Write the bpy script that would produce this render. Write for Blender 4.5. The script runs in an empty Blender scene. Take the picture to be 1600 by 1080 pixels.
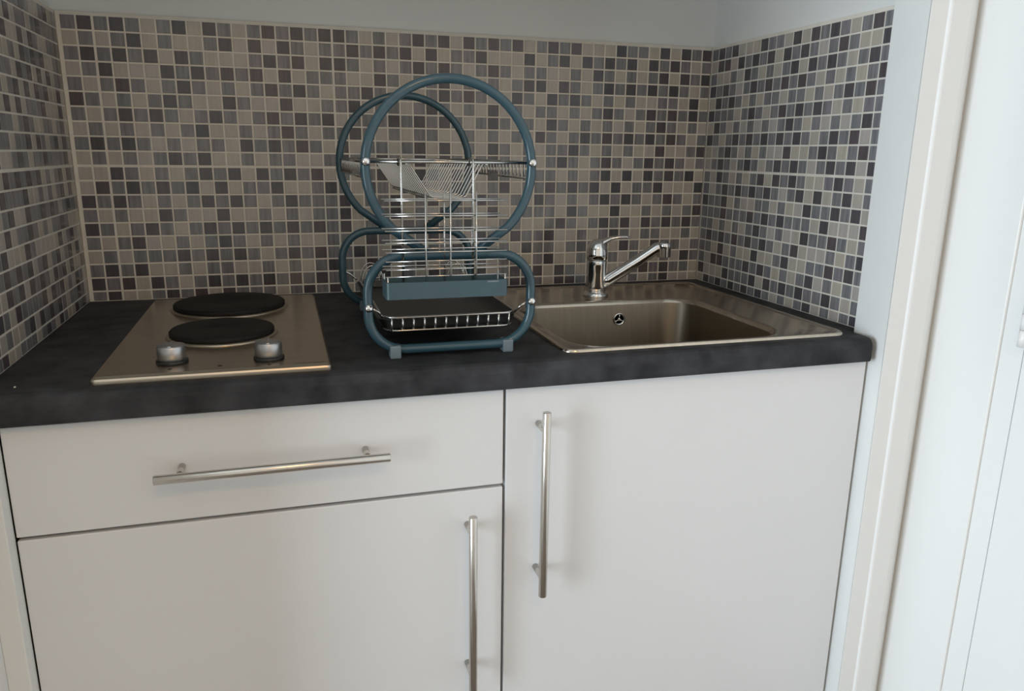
import bpy, bmesh, math, random
from mathutils import Vector, Matrix
random.seed(7)
R = math.radians
SC = bpy.context.scene
COL = SC.collection

# ------------------------------------------------------------------ camera
cam = bpy.data.cameras.new('camera')
cam.sensor_fit = 'HORIZONTAL'; cam.sensor_width = 36.0
cam.lens = 36.0 * 1194.75 / 1600
cam.clip_start = 0.02
camo = bpy.data.objects.new('camera', cam); COL.objects.link(camo)
camo.location = (0.34755, -1.55133, 1.17589)
camo.rotation_euler = (R(75.8647), R(-0.726), R(-16.5735))
SC.camera = camo

# ------------------------------------------------------------------ world, lights, exposure
SC.view_settings.view_transform = 'Standard'
SC.view_settings.look = 'None'
SC.view_settings.gamma = 1.0
SC.view_settings.use_curve_mapping = False
SC.view_settings.exposure = -0.53
w = bpy.data.worlds.new('sky'); SC.world = w; w.use_nodes = True
w.node_tree.nodes['Background'].inputs[0].default_value = (0.75, 0.86, 1.0, 1)
w.node_tree.nodes['Background'].inputs[1].default_value = 0.6

def area(name, loc, rot, sx, sy, power, col):
    l = bpy.data.lights.new(name, 'AREA'); l.shape = 'RECTANGLE'
    l.size = sx; l.size_y = sy; l.energy = power; l.color = col
    o = bpy.data.objects.new(name, l); COL.objects.link(o)
    o.location = loc; o.rotation_euler = rot
    return o
# daylight through the window of the left room wall
area('window_daylight', (-1.53, -1.65, 1.05), (0, R(-90), 0), 1.25, 1.15, 101, (0.75, 0.88, 1.0))
# ceiling lamp of the room, warm
area('ceiling_lamp_light', (0.55, -2.5, 2.33), (0, 0, 0), 0.35, 0.35, 13.5, (1.0, 0.58, 0.23))

# ------------------------------------------------------------------ materials
def mat(name, col, rough=0.5, metal=0.0, var=0.0, vscale=(6, 6, 6), bump=0.0, bscale=200, coat=0.0, spec=0.5, col2=None, detail=3):
    m = bpy.data.materials.new(name); m.use_nodes = True
    nt = m.node_tree; b = nt.nodes['Principled BSDF']
    b.inputs['Roughness'].default_value = rough
    b.inputs['Metallic'].default_value = metal
    b.inputs['Specular IOR Level'].default_value = spec
    if coat: b.inputs['Coat Weight'].default_value = coat
    c1 = tuple(col) + (1,)
    c2 = tuple(col2) + (1,) if col2 else tuple(max(0, x * (1 - var)) for x in col) + (1,)
    geo = nt.nodes.new('ShaderNodeNewGeometry')
    mp = nt.nodes.new('ShaderNodeMapping'); mp.inputs['Scale'].default_value = vscale
    nt.links.new(geo.outputs['Position'], mp.inputs['Vector'])
    no = nt.nodes.new('ShaderNodeTexNoise'); no.inputs['Scale'].default_value = 1.0; no.inputs['Detail'].default_value = detail
    nt.links.new(mp.outputs[0], no.inputs['Vector'])
    rp = nt.nodes.new('ShaderNodeValToRGB')
    rp.color_ramp.elements[0].position = 0.32; rp.color_ramp.elements[1].position = 0.68
    rp.color_ramp.elements[0].color = c2; rp.color_ramp.elements[1].color = c1
    nt.links.new(no.outputs['Fac'], rp.inputs[0]); nt.links.new(rp.outputs[0], b.inputs['Base Color'])
    if bump:
        n2 = nt.nodes.new('ShaderNodeTexNoise'); n2.inputs['Scale'].default_value = bscale
        nt.links.new(geo.outputs['Position'], n2.inputs['Vector'])
        bp = nt.nodes.new('ShaderNodeBump'); bp.inputs['Strength'].default_value = bump; bp.inputs['Distance'].default_value = 0.001
        nt.links.new(n2.outputs['Fac'], bp.inputs['Height']); nt.links.new(bp.outputs[0], b.inputs['Normal'])
    return m

M = {}
M['plaster'] = mat('white_plaster', (0.78, 0.775, 0.745), 0.75, var=0.05, vscale=(3, 3, 3), bump=0.25, bscale=90)
M['room_paint'] = mat('sand_wall_paint', (0.63, 0.59, 0.53), 0.8, var=0.06, vscale=(2, 2, 2))
M['trim'] = mat('white_gloss_paint', (0.84, 0.83, 0.80), 0.35, var=0.03, vscale=(4, 4, 1))
M['grout'] = mat('cream_grout', (0.74, 0.69, 0.60), 0.85, var=0.10, vscale=(30, 30, 30))
STREAK = (170, 170, 14)
L1 = [(0.44, 0.395, 0.34), (0.45, 0.405, 0.335), (0.435, 0.395, 0.36)]
M1 = [(0.238, 0.232, 0.236), (0.222, 0.223, 0.228), (0.240, 0.225, 0.236)]
D1 = [(0.096, 0.087, 0.094), (0.108, 0.089, 0.094), (0.085, 0.080, 0.086)]
for i in range(3):
    M['L%d' % i] = mat('light_beige_tile_glaze_%d' % i, L1[i], 0.17, var=0.12, vscale=STREAK, spec=0.5)
    M['M%d' % i] = mat('grey_streaked_tile_glaze_%d' % i, M1[i], 0.17, var=0.38, vscale=STREAK, spec=0.5)
    M['D%d' % i] = mat('dark_tile_glaze_%d' % i, D1[i], 0.17, var=0.25, vscale=STREAK, spec=0.5)
M['worktop'] = mat('charcoal_laminate', (0.060, 0.061, 0.066), 0.55, var=0.6, vscale=(24, 24, 24), bump=0.15, bscale=400, detail=8, spec=0.10)
M['white_front'] = mat('white_melamine_front', (0.76, 0.755, 0.75), 0.32, var=0.03, vscale=(3, 3, 3))
M['carcass'] = mat('white_carcass', (0.70, 0.69, 0.67), 0.5, var=0.03)
M['steel'] = mat('brushed_steel', (0.58, 0.50, 0.40), 0.28, 1.0, var=0.14, vscale=(8, 260, 8))
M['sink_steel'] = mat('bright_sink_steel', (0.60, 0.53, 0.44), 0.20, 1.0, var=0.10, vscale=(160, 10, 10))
M['bowl_steel'] = mat('shaded_bowl_steel', (0.23, 0.195, 0.15), 0.36, 1.0, var=0.12, vscale=(160, 10, 10))  # same steel as the rim, its dark reflections put into the colour
M['bar_steel'] = mat('handle_steel', (0.66, 0.62, 0.57), 0.26, 1.0, var=0.06, vscale=(40, 40, 40))
M['chrome'] = mat('chrome', (0.78, 0.78, 0.78), 0.07, 1.0, var=0.02)
M['wire'] = mat('chromed_wire', (0.60, 0.585, 0.56), 0.17, 1.0, var=0.04)
M['hotplate'] = mat('black_cast_iron', (0.012, 0.011, 0.010), 0.62, var=0.25, vscale=(60, 60, 60), bump=0.15, spec=0.25)
M['black'] = mat('black_plastic', (0.016, 0.017, 0.016), 0.38, var=0.3, vscale=(20, 20, 20))
M['knob_metal'] = mat('satin_knob_metal', (0.50, 0.50, 0.51), 0.36, 1.0, var=0.06, vscale=(40, 40, 40))
M['ink'] = mat('dark_print', (0.03, 0.025, 0.02), 0.6)
M['blue_tube'] = mat('slate_blue_enamel', (0.034, 0.083, 0.108), 0.26, var=0.10, vscale=(14, 14, 14), coat=0.3)
M['blue_plastic'] = mat('slate_blue_plastic', (0.050, 0.092, 0.108), 0.38, var=0.08, vscale=(14, 14, 14))
M['clip'] = mat('pale_blue_clip_plastic', (0.17, 0.215, 0.24), 0.4, var=0.08)
M['hole'] = mat('dark_opening', (0.006, 0.006, 0.006), 0.8)
M['floor'] = mat('dark_oak_floorboards', (0.19, 0.15, 0.12), 0.45, var=0.35, vscale=(3, 40, 3))
M['crumb'] = mat('pale_crumb', (0.7, 0.65, 0.55), 0.8)

# ------------------------------------------------------------------ mesh helpers
class MB:
    def __init__(s): s.v = []; s.f = []; s.mi = []; s.sm = []
    def add(s, vs, fs, mi=0, smooth=False):
        o = len(s.v); s.v += [tuple(v) for v in vs]
        for f in fs:
            s.f.append(tuple(i + o for i in f)); s.mi.append(mi); s.sm.append(smooth)
    def box(s, x0, x1, y0, y1, z0, z1, b=0.0, mi=0):
        if b <= 0:
            vs = [(x, y, z) for z in (z0, z1) for y in (y0, y1) for x in (x0, x1)]
            s.add(vs, [(0, 2, 3, 1), (4, 5, 7, 6), (0, 1, 5, 4), (2, 6, 7, 3), (0, 4, 6, 2), (1, 3, 7, 5)], mi); return
        bm = bmesh.new(); bmesh.ops.create_cube(bm, size=1)
        bmesh.ops.scale(bm, vec=(x1 - x0, y1 - y0, z1 - z0), verts=bm.verts)
        bmesh.ops.translate(bm, vec=((x0 + x1) / 2, (y0 + y1) / 2, (z0 + z1) / 2), verts=bm.verts)
        bmesh.ops.bevel(bm, geom=bm.edges[:], offset=b, segments=2, profile=0.5, affect='EDGES')
        bm.verts.index_update()
        s.add([v.co[:] for v in bm.verts], [[v.index for v in f.verts] for f in bm.faces], mi); bm.free()
    def tube(s, pts, r, n=10, closed=False, mi=0):
        pts = [Vector(p) for p in pts]; m = len(pts)
        T = []
        for i in range(m):
            a = pts[(i - 1) % m] if (closed or i > 0) else pts[i]
            b = pts[(i + 1) % m] if (closed or i < m - 1) else pts[i]
            T.append((b - a).normalized())
        up = Vector((0, 0, 1)) if abs(T[0].z) < 0.9 else Vector((1, 0, 0))
        N = (up - T[0] * up.dot(T[0])).normalized()
        vs = []; prev = T[0]
        for i in range(m):
            if i:
                q = prev.rotation_difference(T[i]); N = q @ N; N = (N - T[i] * N.dot(T[i])).normalized(); prev = T[i]
            B = T[i].cross(N)
            rr = r[i] if isinstance(r, (list, tuple)) else r
            for k in range(n):
                a = 2 * math.pi * k / n
                vs.append(pts[i] + (N * math.cos(a) + B * math.sin(a)) * rr)
        fs = []
        for i in range(m if closed else m - 1):
            j = (i + 1) % m
            for k in range(n):
                l = (k + 1) % n
                fs.append((i * n + k, i * n + l, j * n + l, j * n + k))
        s.add(vs, fs, mi, True)
        if not closed:
            o = len(s.v) - len(vs)
            s.f.append(tuple(o + k for k in range(n))[::-1]); s.mi.append(mi); s.sm.append(False)
            s.f.append(tuple(o + (m - 1) * n + k for k in range(n))); s.mi.append(mi); s.sm.append(False)
    def lathe(s, prof, c=(0, 0, 0), n=40, mi=0, mtx=None, smooth=True):
        vs = []; fs = []; m = len(prof)
        for (r, z) in prof:
            for k in range(n):
                a = 2 * math.pi * k / n
                v = Vector((r * math.cos(a), r * math.sin(a), z))
                if mtx is not None: v = mtx @ v
                vs.append(v + Vector(c))
        for i in range(m - 1):
            for k in range(n):
                l = (k + 1) % n
                fs.append((i * n + k, i * n + l, (i + 1) * n + l, (i + 1) * n + k))
        s.add(vs, fs, mi, smooth)
        o = len(s.v) - len(vs)
        if prof[0][0] > 1e-6: s.f.append(tuple(o + k for k in range(n))[::-1]); s.mi.append(mi); s.sm.append(False)
        if prof[-1][0] > 1e-6: s.f.append(tuple(o + (m - 1) * n + k for k in range(n))); s.mi.append(mi); s.sm.append(False)
    def prism(s, prof, ax, a0, a1, mi=0, smooth=False):
        """closed profile (list of 2D points) extruded along axis ax (0: (y,z), 2: (x,y))"""
        n = len(prof)
        def p(q, a): return (a, q[0], q[1]) if ax == 0 else (q[0], q[1], a)
        vs = [p(q, a0) for q in prof] + [p(q, a1) for q in prof]
        fs = [(i, (i + 1) % n, n + (i + 1) % n, n + i) for i in range(n)]
        s.add(vs, fs, mi, smooth)
        s.add([p(q, a0) for q in prof], [tuple(range(n))[::-1]], mi); s.add([p(q, a1) for q in prof], [tuple(range(n))], mi)
    def mesh(s, name, mats, fix=True):
        me = bpy.data.meshes.new(name); me.from_pydata(s.v, [], s.f)
        for mm in (mats if isinstance(mats, (list, tuple)) else [mats]): me.materials.append(mm)
        for p, mi, sm in zip(me.polygons, s.mi, s.sm): p.material_index = mi; p.use_smooth = sm
        if fix:
            bm = bmesh.new(); bm.from_mesh(me)
            bmesh.ops.remove_doubles(bm, verts=bm.verts, dist=1e-6)
            bmesh.ops.recalc_face_normals(bm, faces=bm.faces); bm.to_mesh(me); bm.free()
        me.update(); return me
    def build(s, name, mats, parent=None, loc=None, fix=True):
        o = bpy.data.objects.new(name, s.mesh(name, mats, fix)); COL.objects.link(o)
        if parent is not None: o.parent = parent
        if loc is not None: o.location = loc
        return o

def tag(o, label=None, cat=None, group=None, kind=None):
    if label: o['label'] = label
    if cat: o['category'] = cat
    if group: o['group'] = group
    if kind: o['kind'] = kind
    return o
def empty(name, loc, label, cat, group=None):
    o = bpy.data.objects.new(name, None); o.empty_display_size = 0.05; COL.objects.link(o)
    o.location = loc; return tag(o, label, cat, group)
def struct(o): o['kind'] = 'structure'; return o
def local(mb, root):
    """shift world-space builder coordinates into a root's frame (roots are unrotated)"""
    x, y, z = root.location
    mb.v = [(a - x, b - y, c - z) for a, b, c in mb.v]; return mb
def part(mb, name, m, root, parent=None):
    """root: Empty that gives the frame; parent: root or one of its parts (parts keep identity transforms)"""
    return local(mb, root).build(name, m, parent or root)

# ------------------------------------------------------------------ dimensions
W = 1.2546           # clear width between the tiled side walls
ZW = 0.900           # worktop surface
ZT = 1.3954          # top of the tiling
P = 0.025            # mosaic pitch
TG = 0.0018          # extra width of the joint between the big ceramic tiles
DT = 0.535           # depth of the tiled side walls
YR = -3.3; XL = -1.6; XR = 1.345; ZC = 2.42

# ------------------------------------------------------------------ room shell
mb = MB(); mb.box(XL - .1, XR + .12, YR - .1, .12, -.06, 0); struct(mb.build('floor', M['floor']))
mb = MB(); mb.box(XL - .1, XR + .12, YR - .1, .12, ZC, ZC + .06); struct(mb.build('ceiling', M['plaster']))
mb = MB(); mb.box(-.12, W + .3, .008, .12, 0, ZC); wall_back = struct(mb.build('wall_back', M['plaster']))
# unseen slab added just above the frame to shade the back wall
mb = MB(); mb.box(-.008, W + .008, -.44, .008, 1.555, 1.61); struct(mb.build('added_shade_slab', M['plaster']))
# left side of the niche, ending in a pier that turns into the room
mb = MB(); mb.box(-.12, -.008, -.86, .008, 0, ZC); wall_left = struct(mb.build('wall_left', M['plaster']))
mb = MB(); mb.box(XL, -.12, -.86, -.76, 0, ZC); struct(mb.build('wall_front_left', M['room_paint']))
# right side of the niche; the plaster pier beyond the tiles stands a little proud
mb = MB(); mb.box(W + .008, XR + .12, -.535, .008, 0, ZC)
mb.prism([(1.2425, -DT), (W + .03, -DT), (W + .03, -.6055), (1.2425, -.6055)], 2, 0, ZC)
mb.prism([(W + .03, -DT), (XR + .12, -DT), (XR + .12, -.580), (W + .03, -.580)], 2, 0, ZC)
wall_right = struct(mb.build('wall_right', M['plaster']))
# room walls out of view: left wall with the window opening, rear wall, right wall holding the door
mb = MB()
mb.box(XL - .1, XL, -1.07, -.76, 0, ZC); mb.box(XL - .1, XL, YR, -2.23, 0, ZC)
mb.box(XL - .1, XL, -2.23, -1.07, 0, .42); mb.box(XL - .1, XL, -2.23, -1.07, 1.68, ZC)
struct(mb.build('wall_room_left', M['room_paint']))
mb = MB(); mb.box(XL - .1, XR + .12, YR - .1, YR, 0, ZC); struct(mb.build('wall_rear', M['room_paint']))
mb = MB(); mb.box(XR, XR + .12, YR, -1.62, 0, ZC); mb.box(XR, XR + .12, -1.62, -.60, 2.14, ZC); mb.box(XR + .09, XR + .12, -1.62, -.580, 0, 2.14)
struct(mb.build('wall_room_right', M['plaster']))
mb = MB()
for a in ((-2.23, -2.17, .42, 1.68), (-1.13, -1.07, .42, 1.68), (-2.17, -1.13, .42, .48), (-2.17, -1.13, 1.62, 1.68), (-1.67, -1.63, .48, 1.62)):
    mb.box(XL - .08, XL - .03, *a)
struct(mb.build('window_1', M['trim']))
# moulded door lining facing the camera
mb = MB()
mb.prism([(1.2425, -.605), (1.2425, -.6065), (1.2728, -.6065), (1.2735, -.6105), (1.2760, -.6115), (1.3085, -.6115), (1.3150, -.6105),
          (1.3220, -.6065), (1.3320, -.5990), (1.3390, -.5935), (XR, -.5905), (XR, -.580)], 2, 0, ZC)
struct(mb.build('trim_1', M['trim']))
# casing on the side wall: a flat board, then a slightly set-back frame strip beside the door
mb = MB(); mb.box(XR - .003, XR + .09, -.7165, -.5900, 0, 2.14, .0015); struct(mb.build('trim_2', M['trim']))
mb = MB(); mb.box(XR + .001, XR + .09, -.7525, -.7170, 0, 2.08, .0008); struct(mb.build('trim_3', M['trim']))
door = MB(); door.box(XR - .001, XR + .035, -1.60, -.7545, .008, 2.07, .002)
dr = struct(door.build('door_1', M['trim']))
for z in (.955, 1.80, .25):
    h = MB(); h.lathe([(.0, -.036), (.0062, -.036), (.0062, -.012)], (XR - .005, -.7535, z), 14); h.lathe([(.0062, -.0115), (.0062, .0115)], (XR - .005, -.7535, z), 14)
    h.lathe([(.0062, .012), (.0062, .036), (.0, .036)], (XR - .005, -.7535, z), 14)
    h.build('hinge', M['trim'], dr)
# narrow plaster filler between left wall and cabinet
mb = MB(); mb.box(-.008, .0165, -.60, -.575, 0, .861, .001); struct(mb.build('trim_4', M['plaster']))

# ------------------------------------------------------------------ mosaic
BACK = """
MDMDMLMDLDMLMDMDMDDMLMLMDMDLDMDMDLMDMDLLLDMMLDLDMD
LMLMDLMLLMDLDLDMLMMDMDMDLDLMMDLLLDLMDLDMDMDLDMDMLM
MDMDMDLDMLLLMDMDLDDMLMLMDMDMLMDMLMMLLMLDMLMLMDLDMD
LMDLLLDMDMDMDLDLMMMLLDMLMMDLMLMLMDDLDMLMDMDMDMDMLM
MLMDMLMDMLMLMDMDMLMMDMLMLMDMDMLLDMLDMDMLMLMLLMMLDL
DMLMLMDMLLDMLLDLLMMDLMMLMDMLMLDLMLMMLMLMDMLMDMDMDM
MLMDMDMLMDMLMDMDMDLMMMDMDMDMLMDMLMLDMLMLMLMLMDMLML
LMLMLMLMDLLMLMDMLMMDMLMLMMLLMLMLMLDMLMDMDMDMDMDMLM
MDMDMLMLMMLDMDMDMLDLMMLMDLDLMLDMLMLMMDMLMLMLLDLLMD
LMLMLMDMDLLMLMMLLMDMLDMLDLDMLMDMLMLMDMLMDMLMDMDMLM
LLDMLMLMDMDLDMDMDLMLMDLMDMLDMLDMLMMMLMLMDLDLDMDMDL
LDMDMDMDLDLMMDLLMDMLDMLDMLLDMLMDLMMDMDMDLDLMMDLLLD
DMDMLMLMDMDMLMDMMMDLMMDLMDLMLDMLMLDMLMLMDMDMLMDMLM
MLMLLDMLLDLLMLMLMMDLLMDLMLDMMLDLLMMMLDMLLDLLMLMLMD
DMLMDMLMDMDMDMDMDMDLMDLMMDLMDLLMMLLMDMLMDMDLDMDMDM
MLMDLLMLMDMLMLMLLMMLDMLLMDMLLDMLDMMDLLMLMDMLMMLLML
LMLMMMDMDMDMLMDMDMMDMLDMLMMDLMLMLDMMLMDMDLDMLDMMLM
MDMDLLMLMMLLMLMLMDMLDMLMDLMLDMLMMLMDLLMMLMLMMLMLDM
DMDLDMLMDMDMDMDMDMMLMDLMLDMMLDLMDMDLDMLMDLLMDMDMML
MDLLMDMDLDMMMLMDMDLMDLMMDLMLDMLMDDMLDDMLMMLMLMDLLL
""".split()
RIGHT = """
MDMDLLLDMMLDLDMDMLMDM
LDDLDMDMDLDMDMLMDMLLD
MLLMLDMLMLMDLDMDMLMDM
DMDMLMDMDMDMDMLMLMLMD
LDMDMLMLMMLMMLMLMDMDM
DMMMLMDMLMDMDMDMLMLMM
LDMLMLMLMLMDMLMLMLMDM
DMLMDMDMDMDMDMLMDMDLM
LLMDMLMLMLLDLLMDMLMDM
LMDMLMDMLMDMDMLMDMDLD
MLDMLMLMDLDMDMLLMDMLM
MLMDMDMDMDMLMDLDLMDLM
DMMDLMLLMMLMLLDMMDMDL
MMMDMMMDMDMDMMMLDLLLD
MMLMLMLMDMLMLLDMMDMLM
MDMDMDMDMDMLMDLLLMLMD
MMLDLMLLDLLMDLLMMDMDM
MLDDMMMDMDMLMLMDLMLML
DLLLDMMMDLDMDMDMMDMLM
LDMDMDMDMDMLMLMDLMLMD
""".split()
LEFT = []
for r in range(20):
    row = ''; prev = ''
    for c in range(24):
        ch = random.choice({'': 'LMD', 'D': 'MMLL', 'M': 'LLDDM', 'L': 'MMDDL'}[prev]); row += ch; prev = ch
    LEFT.append(row)

TM = {}
def tile_mesh(w, h, mk):
    k = (round(w, 4), round(h, 4), mk)
    if k in TM: return TM[k]
    m = MB(); a, b, c, t = w / 2, h / 2, .0006, .0009
    m.add([(-a, -b, 0), (a, -b, 0), (a, b, 0), (-a, b, 0), (-a, -b, t - c * .6), (a, -b, t - c * .6), (a, b, t - c * .6), (-a, b, t - c * .6),
           (-a + c, -b + c, t), (a - c, -b + c, t), (a - c, b - c, t), (-a + c, b - c, t)],
          [(8, 9, 10, 11), (4, 5, 9, 8), (5, 6, 10, 9), (6, 7, 11, 10), (7, 4, 8, 11), (0, 1, 5, 4), (1, 2, 6, 5), (2, 3, 7, 6), (3, 0, 4, 7)])
    TM[k] = m.mesh('tile', M[mk], fix=False); return TM[k]

CPOS = Vector(camo.location)
def mosaic(wall, grid, width, phase, thick_at, to_world, rotm, name_bed):
    """local frame: u along the wall, v = height; to_world(u,v) -> point on the bed; rotm: tile rotation matrix"""
    tiles = []; g = .0030
    for r, row in enumerate(grid):
        v1 = ZT - P * r - (TG if r >= 10 else 0) - g / 2; v0 = v1 - P + g
        v0 = max(v0, ZW + .0012)
        if v1 - v0 < .004: continue
        for c, ch in enumerate(row):
            ex = 0
            u0 = phase + P * c + g / 2; u1 = u0 + P - g
            if c in thick_at: u0 += TG * .7
            u0 = max(u0, .0015); u1 = min(u1, width - .0015)
            if u1 - u0 < .003: continue
            tiles.append((u0, u1, v0, v1, ch + str(random.choice((0, 0, 1, 2)))))
    def size(t):
        p = to_world((t[0] + t[1]) / 2, (t[2] + t[3]) / 2); d = (p - CPOS)
        n = rotm @ Vector((0, 0, 1))
        vis = 1.0
        # what the camera really sees largest: near, facing, not behind the dish rack, inside the frame
        q = camo.matrix_world.inverted() @ p
        fx, fy = 800 + 1194.75 * q.x / -q.z, 540 - 1194.75 * q.y / -q.z
        if fx < -12 or fy < -12: vis = 0.0
        if 520 < fx < 845 and fy > 105: vis = .3
        return vis * (t[1] - t[0]) * (t[3] - t[2]) * abs(d.normalized().dot(n)) / d.length_squared
    tiles.sort(key=size, reverse=True)
    keys = ['%s%d' % (a, i) for a in 'LMD' for i in range(3)]
    for t in tiles[:300]:
        o = bpy.data.objects.new('tile', tile_mesh(t[1] - t[0], t[3] - t[2], t[4])); COL.objects.link(o)
        o.parent = wall; o.matrix_local = Matrix.Translation(to_world((t[0] + t[1]) / 2, (t[2] + t[3]) / 2)) @ rotm.to_4x4()
    if tiles[300:]:
        mb = MB()
        for t in tiles[300:]:
            me = tile_mesh(t[1] - t[0], t[3] - t[2], t[4]); p = to_world((t[0] + t[1]) / 2, (t[2] + t[3]) / 2)
            mb.add([rotm @ v.co + p for v in me.vertices], [list(f.vertices) for f in me.polygons], keys.index(t[4]))
        tag(mb.build('mosaic_tiles', [M[k] for k in keys], wall, fix=False), kind='stuff')

bpy.context.view_layer.update()
def grout(wall, box):
    mb = MB(); mb.box(*box, b=.0012); mb.build('grout_bed', M['grout'], wall)
RX = Matrix.Rotation(R(90), 3, 'X')
grout(wall_back, (.0, W, 0.0, .0085, ZW - .02, ZT + .005))
grout(wall_right, (W, W + .0085, -DT, .0, ZW - .02, ZT + .005))
grout(wall_left, (-.0085, 0, -DT, .0, ZW - .02, ZT + .005))
mosaic(wall_back, BACK, W, .0064, (2, 18, 34), lambda u, v: Vector((u, .0001, v)), RX, '')
mosaic(wall_right, RIGHT, DT, .0053, (5,), lambda u, v: Vector((W - .0001, -u, v)), Matrix.Rotation(R(-90), 3, 'Z') @ RX, '')
mosaic(wall_left, LEFT, DT, .004, (7,), lambda u, v: Vector((.0001, -u, v)), Matrix.Rotation(R(90), 3, 'Z') @ RX, '')

# ------------------------------------------------------------------ worktop (one slab with a cut-out for the sink)
SX0, SX1, SY0, SY1 = .722, 1.206, -.566, -.052      # sink outline
mb = MB()
prof = [(-.578, .862), (-.592, .862), (-.5945, .864), (-.595, .868), (-.595, .886), (-.5935, .8925), (-.590, .8970), (-.585, .8993), (-.578, .9)]
XF = 1.2290
mb.prism(prof, 0, .0005, XF)
hx0, hx1, hy0, hy1 = SX0 + .012, SX1 - .012, SY0 + .008, SY1 - .012
y0 = -.578; y1 = -.001
mb.box(.0005, hx0, y0, y1, .862, ZW); mb.box(hx1, XF, y0, y1, .862, ZW)
mb.box(hx0, hx1, y0, hy0, .862, ZW); mb.box(hx0, hx1, hy1, y1, .862, ZW)
mb.box(XF, W - .001, -.534, y1, .862, ZW)
wt = mb.build('worktop', M['worktop'])
tag(wt, 'charcoal laminate worktop with rounded front edge running between the tiled walls', 'worktop')

# ------------------------------------------------------------------ cabinets
YF = -.578
def bar_handle(a, b, y, posts):
    h = MB(); a = Vector(a); b = Vector(b); d = (b - a).normalized()
    h.tube([a, a + d * .0008, b - d * .0008, b], [.0054, .006, .006, .0054], 18)
    for t in posts:
        p = a.lerp(b, t); h.tube([p, Vector((p.x, YF + .0005, p.z))], .0046, 14)
    return h
def cabinet(x0, x1, label):
    r = empty('base_cabinet', ((x0 + x1) / 2, -.3, 0), label, 'cabinet', 'white base cabinets under the worktop')
    for n, b in (('side_panel', (x0, x0 + .016, -.558, -.03, 0, .860)), ('side_panel', (x1 - .016, x1, -.558, -.03, 0, .860)),
                 ('back_panel', (x0 + .016, x1 - .016, -.036, -.03, .1, .86)), ('bottom_panel', (x0 + .016, x1 - .016, -.558, -.036, .1, .116)),
                 ('toe_kick', (x0 + .016, x1 - .016, -.51, -.494, 0, .0995))):
        m = MB(); m.box(*b); part(m, n, M['carcass'], r)
    return r
cl = cabinet(.0185, .6305, 'left white base cabinet with a drawer above its door, under the hob')
m = MB(); m.box(.0185, .6295, YF, -.559, .7165, .8575, .0014); d = part(m, 'drawer_front', M['white_front'], cl)
part(bar_handle((.182, -.6147, .789), (.466, -.6147, .789), YF, (.1, .9)), 'handle', M['bar_steel'], cl, d)
m = MB(); m.box(.0185, .6295, YF, -.559, .102, .7120, .0014); d = part(m, 'door', M['white_front'], cl)
part(bar_handle((.577, -.6147, .689), (.577, -.6147, .405), YF, (.1, .9)), 'handle', M['bar_steel'], cl, d)
cr = cabinet(.6312, 1.2370, 'right white base cabinet with one tall door, under the sink')
m = MB(); m.box(.6335, 1.2365, YF, -.559, .102, .8585, .0014); d = part(m, 'door', M['white_front'], cr)
part(bar_handle((.681, -.6147, .832), (.681, -.6147, .549), YF, (.1, .9)), 'handle', M['bar_steel'], cr, d)

# ------------------------------------------------------------------ hob
def rrect(x0, x1, y0, y1, r, z, n=8):
    out = []
    for cx, cy, a0 in ((x1 - r, y1 - r, 0), (x0 + r, y1 - r, 90), (x0 + r, y0 + r, 180), (x1 - r, y0 + r, 270)):
        for k in range(n + 1):
            a = R(a0 + 90 * k / n); out.append((cx + r * math.cos(a), cy + r * math.sin(a), z))
    return out
def loops(mb, ls, cap_last=True, cap_first=False, smooth=True, mi=0):
    n = len(ls[0]); vs = [p for l in ls for p in l]; fs = []
    for i in range(len(ls) - 1):
        for k in range(n):
            j = (k + 1) % n; fs.append((i * n + k, i * n + j, (i + 1) * n + j, (i + 1) * n + k))
    mb.add(vs, fs, mi, smooth); o = len(mb.v) - len(vs)
    if cap_last: mb.f.append(tuple(o + (len(ls) - 1) * n + k for k in range(n))); mb.mi.append(mi); mb.sm.append(False)
    if cap_first: mb.f.append(tuple(o + k for k in range(n))[::-1]); mb.mi.append(mi); mb.sm.append(False)

hob = empty('electric_hob', (.2585, -.317, ZW), 'two-plate stainless steel electric hob set in the worktop, left of the dish rack', 'hob')
hx0_, hx1_, hy0_, hy1_ = .117, .400, -.573, -.058
m = MB(); z = ZW
loops(m, [rrect(hx0_, hx1_, hy0_, hy1_, .006, z + .0002), rrect(hx0_, hx1_, hy0_, hy1_, .006, z + .0045), rrect(hx0_ + .0012, hx1_ - .0012, hy0_ + .0012, hy1_ - .0012, .005, z + .0066),
          rrect(hx0_ + .0035, hx1_ - .0035, hy0_ + .0060, hy1_ - .0035, .004, z + .0092)], True, True, False)
part(m, 'top_plate', M['steel'], hob)
def hotplate(cx, cy, r):
    m = MB(); m.lathe([(r + .0055, .0088), (r + .0045, .0105), (r + .002, .0120), (r - .001, .0122)], (cx, cy, ZW), 56)
    ring = part(m, 'trim_ring', M['steel'], hob); ring['label'] = 'shiny steel ring around the plate'
    m = MB(); m.lathe([(r, .010), (r, .0175), (r - .002, .0195), (r - .004, .0198), (r * .33, .0195), (r * .30, .0186), (.0, .0186)], (cx, cy, ZW), 56)
    p = part(m, 'hotplate', M['hotplate'], hob); p['label'] = 'black cast iron cooking plate'
hotplate(.2535, -.158, .0915)
hotplate(.2545, -.369, .0735)
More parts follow.
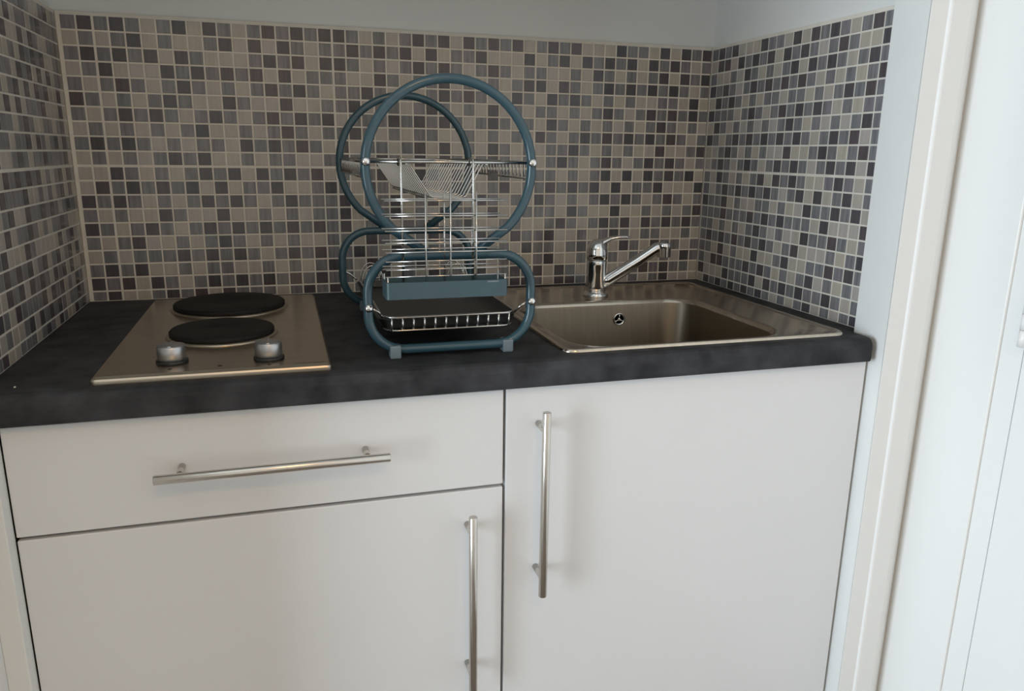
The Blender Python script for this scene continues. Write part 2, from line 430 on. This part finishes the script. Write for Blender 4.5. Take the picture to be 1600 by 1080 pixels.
for kx, ky in ((.2025, -.517), (.3215, -.527)):
    m = MB(); m.lathe([(.0195, .009), (.0195, .0125), (.017, .0132)], (kx, ky, ZW), 32); k = part(m, 'knob_skirt', M['black'], hob)
    m = MB(); m.lathe([(.0165, .0125), (.0178, .0132), (.0172, .0305), (.0160, .0322), (.0, .0324)], (kx, ky, ZW), 36)
    m.box(kx - .0022, kx + .0022, ky - .016, ky + .016, ZW + .0318, ZW + .0335, .0006)
    kk = part(m, 'control_knob', M['knob_metal'], hob); kk['label'] = 'satin metal control knob'
for dx, dy, rr in ((.2035, -.5525, .0026), (.262, -.5505, .0030), (.3222, -.5600, .0024)):
    m = MB(); m.lathe([(rr, .0092), (rr, .0094), (0, .0094)], (dx, dy, ZW), 14); part(m, 'printed_mark', M['ink'], hob)
m = MB()   # small script-like brand mark, too small to read
px = [(.345, .0), (.349, .002), (.352, -.0015), (.356, .001), (.360, -.001), (.3635, .004), (.366, -.001), (.370, .0015), (.374, -.001), (.380, .0005)]
for (a, b), (c, d_) in zip(px, px[1:]):
    m.add([(a + .0105, -.5630 + b - .0007, ZW + .0094), (c + .0105, -.5630 + d_ - .0007, ZW + .0094), (c + .0105, -.5630 + d_ + .0007, ZW + .0094), (a + .0105, -.5630 + b + .0007, ZW + .0094)], [(0, 1, 2, 3)])
part(m, 'printed_logo', M['ink'], hob)

# ------------------------------------------------------------------ sink
sink = empty('inset_sink', ((SX0 + SX1) / 2, (SY0 + SY1) / 2, ZW), 'stainless steel inset sink with one rectangular bowl under the mixer tap', 'sink')
bx0, bx1, by0, by1 = .752, 1.112, -.540, -.215
def ring_at(i, z, r): return rrect(SX0 + i, SX1 - i, SY0 + i, SY1 - i, r, z, 10)
def bowl_at(i, z, r): return rrect(bx0 + i, bx1 - i, by0 + i, by1 - i, r, z, 10)
m = MB(); z = ZW
loops(m, [ring_at(0, z + .0003, .022), ring_at(.0005, z + .0035, .022), ring_at(.003, z + .0050, .020), ring_at(.0065, z + .0050, .018), ring_at(.010, z + .0032, .016), ring_at(.0135, z + .0016, .014),
          bowl_at(-.0075, z + .0016, .062), bowl_at(-.003, z + .0008, .058), bowl_at(0, z - .0025, .055), bowl_at(.002, z - .0060, .054)], False)
part(m, 'rim', M['sink_steel'], sink)
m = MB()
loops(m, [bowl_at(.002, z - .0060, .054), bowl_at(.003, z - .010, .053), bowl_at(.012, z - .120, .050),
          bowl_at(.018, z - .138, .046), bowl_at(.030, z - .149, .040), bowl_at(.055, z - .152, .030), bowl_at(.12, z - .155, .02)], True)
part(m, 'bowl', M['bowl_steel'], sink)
m = MB(); m.lathe([(.040, .0), (.040, .002), (.034, .003), (.028, .0005), (.0, -.001)], ((bx0 + bx1) / 2, (by0 + by1) / 2, ZW - .1555), 32)
part(m, 'drain', M['chrome'], sink)
# overflow in the rear bowl wall
ox, oy, oz = .9645, by1 - .0062, ZW - .034
mt = RX
m = MB(); m.lathe([(.0125, -.002), (.0125, .0012), (.0112, .0022), (.0095, .0016), (.0090, -.0008)], (ox, oy, oz), 28, mtx=mt)
ov = part(m, 'overflow_ring', M['chrome'], sink)
m = MB(); m.lathe([(.0092, .0000), (.0, .0000)], (ox, oy, oz), 24, mtx=mt); part(m, 'overflow_opening', M['hole'], sink, ov)
m = MB(); m.lathe([(.0032, .0), (.0032, .0012), (.0, .0018)], (ox, oy, oz), 14, mtx=mt)
for a in (90, 210, 330):
    p = Vector((ox, oy - .0006, oz)); e = p + Vector((math.cos(R(a)) * .0095, 0, math.sin(R(a)) * .0095)); m.tube([p, e], .0011, 6)
part(m, 'overflow_cross', M['chrome'], sink, ov)

# ------------------------------------------------------------------ mixer tap
TX, TY = .9385, -.160; TZ = ZW + .0018
tap = empty('mixer_tap', (TX, TY, TZ), 'chrome single-lever mixer tap standing on the rear rim of the sink', 'tap')
m = MB(); m.lathe([(.0250, 0), (.0250, .004), (.0225, .008), (.0205, .0095)], (TX, TY, TZ), 36); part(m, 'base_flange', M['chrome'], tap)
m = MB(); m.lathe([(.0205, .008), (.0200, .020), (.0194, .045), (.0198, .062), (.0204, .070), (.0202, .0715), (.0190, .072)], (TX, TY, TZ), 36); part(m, 'body', M['chrome'], tap)
# dome with the lever growing out of it
m = MB()
prof = [(.0195, .0725), (.0208, .074), (.0210, .084), (.0202, .094), (.0172, .103), (.0115, .1095), (.0055, .113), (.0, .1135)]
tilt = Matrix.Rotation(R(10), 3, 'Y')
m.lathe([(r_, z_) for r_, z_ in prof], (TX, TY, TZ), 36, mtx=Matrix.Identity(3))
lev = part(m, 'lever_head', M['chrome'], tap)
m = MB()
path = [(TX + .004, TY - .002, TZ + .098), (TX + .013, TY - .005, TZ + .108), (TX + .024, TY - .009, TZ + .1145), (TX + .038, TY - .014, TZ + .1175), (TX + .052, TY - .019, TZ + .1185), (TX + .0605, TY - .022, TZ + .1165)]
def strap(mb, pts, wd, th, side):
    vs = []; n = len(pts); S = Vector(side).normalized()
    seg = 12
    for i, p in enumerate(pts):
        p = Vector(p); a = Vector(pts[max(i - 1, 0)]); b = Vector(pts[min(i + 1, n - 1)]); t = (b - a).normalized(); up = S.cross(t).normalized()
        for k in range(seg):
            q = 2 * math.pi * k / seg; vs.append(p + S * math.cos(q) * wd[i] + up * math.sin(q) * th[i])
    fs = [(i * seg + k, i * seg + (k + 1) % seg, (i + 1) * seg + (k + 1) % seg, (i + 1) * seg + k) for i in range(n - 1) for k in range(seg)]
    mb.add(vs, fs, 0, True); mb.add(vs[:seg], [tuple(range(seg))[::-1]]); mb.add(vs[-seg:], [tuple(range(seg))])
strap(m, path, [.010, .0095, .0085, .0075, .0068, .0045], [.008, .006, .0042, .0033, .0028, .0018], (.35, .94, 0))
part(m, 'lever', M['chrome'], tap, lev)
# swivel spout
S0 = Vector((TX + .010, TY - .004, TZ + .024)); S1 = Vector((1.0560, -.2080, TZ + .1045))
dirv = (S1 - S0)
pts = [S0, S0 + dirv * .12, S0 + dirv * .35, S0 + dirv * .6, S0 + dirv * .78 + Vector((0, 0, .001)), S0 + dirv * .90 + Vector((0, 0, .0015)), S1 + Vector((0, 0, -.0035)), S1 + dirv.normalized() * .008 + Vector((0, 0, -.0065))]
m = MB(); m.tube(pts, [.0130, .0128, .0122, .0116, .0112, .0110, .0105, .0080], 20); part(m, 'spout', M['chrome'], tap)
m = MB(); m.lathe([(.0120, .007), (.0138, .004), (.0142, -.004), (.0136, -.0045), (.0136, -.0205), (.0122, -.0215), (.0095, -.020)], S1 + Vector((.002, -.001, -.002)), 24); part(m, 'aerator', M['chrome'], tap)
m = MB(); m.lathe([(.0028, .0), (.0028, .0008), (0, .001)], (TX + .006, TY - .0185, TZ + .082), 12, mtx=RX); dd = part(m, 'temperature_dot', M['ink'], tap, lev)

# ------------------------------------------------------------------ dish rack
rack = empty('dish_rack', (.5665, -.36, ZW), 'two-tier dish rack with slate blue tube ends and chromed wire shelves on the worktop', 'dish rack')
YFR, YRR = -.530, -.190
def frame(yc, xc):
    m = MB(); m.tube([(x, yc, z_) for x, z_, _ in [(p[0], p[1], 0) for p in rrect(xc - .1145, xc + .1145, .9118, 1.0405, .049, 0, 10)]], .0066, 14, closed=True)
    fr = part(m, 'base_loop', M['blue_tube'], rack)
    m = MB(); cz = 1.156; rr = .1125
    pts = [(xc - .034, yc, 1.044)]
    for k in range(49):
        a = R(225 - 270 * k / 48); pts.append((xc + rr * math.cos(a), yc, cz + rr * math.sin(a)))
    pts.append((xc + .034, yc, 1.044))
    m.tube(pts, .0064, 14); part(m, 'ring_end', M['blue_tube'], rack)
    for s in (-1, 1):
        x = xc + s * .080
        m = MB(); m.box(x - .0075, x + .0075, yc - .0095, yc + .0095, ZW + .0002, ZW + .0185, .0018); part(m, 'foot_clip', M['clip'], rack)
frame(YFR, .5670); frame(YRR, .5600)
def screw(x, y, z, s=1):
    m = MB(); m.lathe([(.0058, 0), (.0056, .0022), (.0036, .0044), (.0, .0050)], (x, y, z), 16, mtx=RX if s > 0 else Matrix.Rotation(R(-90), 3, 'X'))
    part(m, 'screw', M['chrome'], rack)
for x in (.4550, .6792): screw(x, YFR - .0058, 1.163)
for x in (.4528, .6812): screw(x, YFR - .0060, .972)
for x in (.4478, .6722): screw(x, YRR + .0058, 1.163, -1)
for x in (.4458, .6742): screw(x, YRR + .0060, .972, -1)
# upper shelf: two edge rails and bent cross wires with a plate trough in the middle
m = MB(); RW = .0016
xl, xr = .4560, .6780; zt_ = 1.163
for x in (xl, xr):
    m = MB(); m.tube([(x, YFR, zt_), (x - .006, YRR, zt_)], .0022, 8); part(m, 'upper_rail', M['wire'], rack)
    m = MB(); m.tube([(x, YFR + .006, zt_ - .021), (x - .006, YRR - .006, zt_ - .021)], RW, 8); part(m, 'side_rail', M['wire'], rack)
n = 20
for k in range(n):
    t = (k + .5) / n; y = YFR + (YRR - YFR) * t; sx = -.006 * t
    pr = [(xl, -.021), (xl + .001, -.002), (xl + .006, .0), (.508, 0), (.513, -.003), (.540, -.044), (.545, -.0465), (.585, -.0465), (.590, -.044), (.612, -.003), (.617, 0), (xr - .006, 0), (xr - .001, -.002), (xr, -.021)]
    m = MB(); m.tube([(a + sx, y, zt_ + b) for a, b in pr], .0011, 6); part(m, 'shelf_wire', M['wire'], rack)
m = MB()
for x, zz in ((.508, 0), (.5425, -.0465), (.5875, -.0465), (.617, 0)):
    m.tube([(x, YFR + .004, zt_ + zz - .002), (x - .006, YRR - .004, zt_ + zz - .002)], RW, 6)
for yy, sx in ((YFR + .003, 0), (YRR - .003, -.006)):
    m.tube([(xl + sx, yy, zt_), (xr + sx, yy, zt_)], .0020, 8)
part(m, 'upper_stringer', M['wire'], rack)
# lower basket
m = MB(); zr = .9565
rim = [(p[0], p[1], zr) for p in rrect(.4725, .6605, -.532, -.188, .02, 0, 6)]
m.tube(rim, .0018, 8, closed=True)
for s in (-1, 1):
    m.tube([(.5665 + s * .1135, YFR + .001, .972), (.5665 + s * .101, YFR - .001, .966), (.5665 + s * .094, YFR + .006, zr)], .0018, 8)
    m.tube([(.5600 + s * .1135, YRR - .001, .972), (.5600 + s * .102, YRR + .001, .966), (.5630 + s * .094, YRR - .006, zr)], .0018, 8)
m.tube([(p[0], p[1], .9375) for p in rrect(.476, .657, -.5285, -.1915, .018, 0, 6)], .0016, 8, closed=True)
part(m, 'basket_rim', M['wire'], rack)
for k in range(12):
    x = .4835 + k * (.6495 - .4835) / 11
    m = MB(); m.tube([(x, -.532, zr), (x, -.5305, .9412), (x, -.527, .9382), (x, -.515, .9375), (x, -.205, .9375), (x, -.193, .9382), (x, -.1895, .9412), (x, -.188, zr)], .0014, 6)
    part(m, 'basket_wire', M['wire'], rack)
for yy in (-.24, -.205):   # plate loops at the rear left and right of the basket
    for xc in (.492, .640):
        m = MB(); m.tube([(xc + .018 * math.cos(a), yy, zr + .030 * math.sin(a)) for a in [math.pi * i / 12 for i in range(13)]], .0014, 6); part(m, 'plate_loop', M['wire'], rack)
# black drip tray
m = MB()
loops(m, [rrect(.472, .661, -.522, -.198, .018, .9392, 6), rrect(.468, .665, -.5255, -.1945, .02, .9520, 6), rrect(.466, .667, -.5270, -.1930, .02, .9530, 6), rrect(.4685, .6645, -.5250, -.1950, .019, .9530, 6),
          rrect(.4735, .6595, -.5205, -.1995, .017, .9432, 6), rrect(.482, .651, -.512, -.208, .014, .9412, 6)], True, True, False)
part(m, 'drip_tray', M['black'], rack)

# ------------------------------------------------------------------ cutlery basket hooked on the front of the rack
cb = empty('cutlery_basket', (.551, -.57, .986), 'chromed wire cutlery basket with slate blue trough hooked on the rack front', 'basket')
x0, x1, yf, yb = .4695, .6300, -.592, -.5475
m = MB()
loops(m, [rrect(x0, x1, yf, yb, .005, .9925, 4), rrect(x0, x1, yf, yb, .005, 1.0140, 4), rrect(x0 + .002, x1 - .002, yf + .002, yb - .002, .004, 1.0145, 4), rrect(x0 + .003, x1 - .003, yf + .003, yb - .003, .004, .9965, 4)], True, True, False)
part(m, 'trough', M['blue_plastic'], cb)
m = MB(); m.box(.602, .617, yf - .0006, yf + .0004, 1.0112, 1.0132, .0002); part(m, 'slot_highlight', M['clip'], cb)  # pale strip painted in as the highlight on the slot
zs = [1.1165, 1.0975, 1.0790, 1.0640, 1.0520, 1.0405, 1.0300, 1.0210]
for i, zz in enumerate(zs):
    for yy in ((yf + .005, yb - .005) if i % 2 == 0 or i < 4 else (yf + .005,)):
        m = MB(); m.tube([(x0 + .001, yy, zz), (x1 - .001, yy, zz)], .0010, 6); part(m, 'grid_wire', M['wire'], cb)
for xx, top in ((.5215, 1.127), (.5535, 1.130), (.5875, 1.128)):
    m = MB(); m.tube([(xx, yf + .003, .998), (xx, yf + .003, top)], .0011, 6); part(m, 'upright_wire', M['wire'], cb)
for xx, top in ((.5535, 1.128), (.5915, 1.126)):
    m = MB(); m.tube([(xx, yb - .003, .996), (xx, yb - .003, top)], .0011, 6); part(m, 'upright_wire', M['wire'], cb)
for xx in (.4975, .5925):
    m = MB(); m.tube([(xx, yb - .004, .996), (xx, yb - .004, 1.160), (xx, yb - .002, 1.1665), (xx, yb + .006, 1.1685), (xx, yb + .0185, 1.1675), (xx, yb + .0205, 1.158)], .0015, 6); part(m, 'hook', M['wire'], cb)
for xx in (x0 + .003, x1 - .003):
    m = MB(); m.tube([(xx, yf + .005, 1.0210), (xx, yf + .005, 1.0), (xx, yb - .005, 1.0), (xx, yb - .005, 1.0210)], .0012, 6); part(m, 'end_wire', M['wire'], cb)

# ------------------------------------------------------------------ crumb on the worktop by the left wall
bm = bmesh.new(); bmesh.ops.create_icosphere(bm, subdivisions=1, radius=.0016)
for v in bm.verts: v.co *= random.uniform(.7, 1.2); v.co.z *= .7
me = bpy.data.meshes.new('crumb'); bm.to_mesh(me); bm.free(); me.materials.append(M['crumb'])
o = bpy.data.objects.new('crumb', me); COL.objects.link(o); o.location = (.0348, -.5587, ZW + .0009)
tag(o, 'tiny pale crumb on the worktop near the left wall', 'crumb')
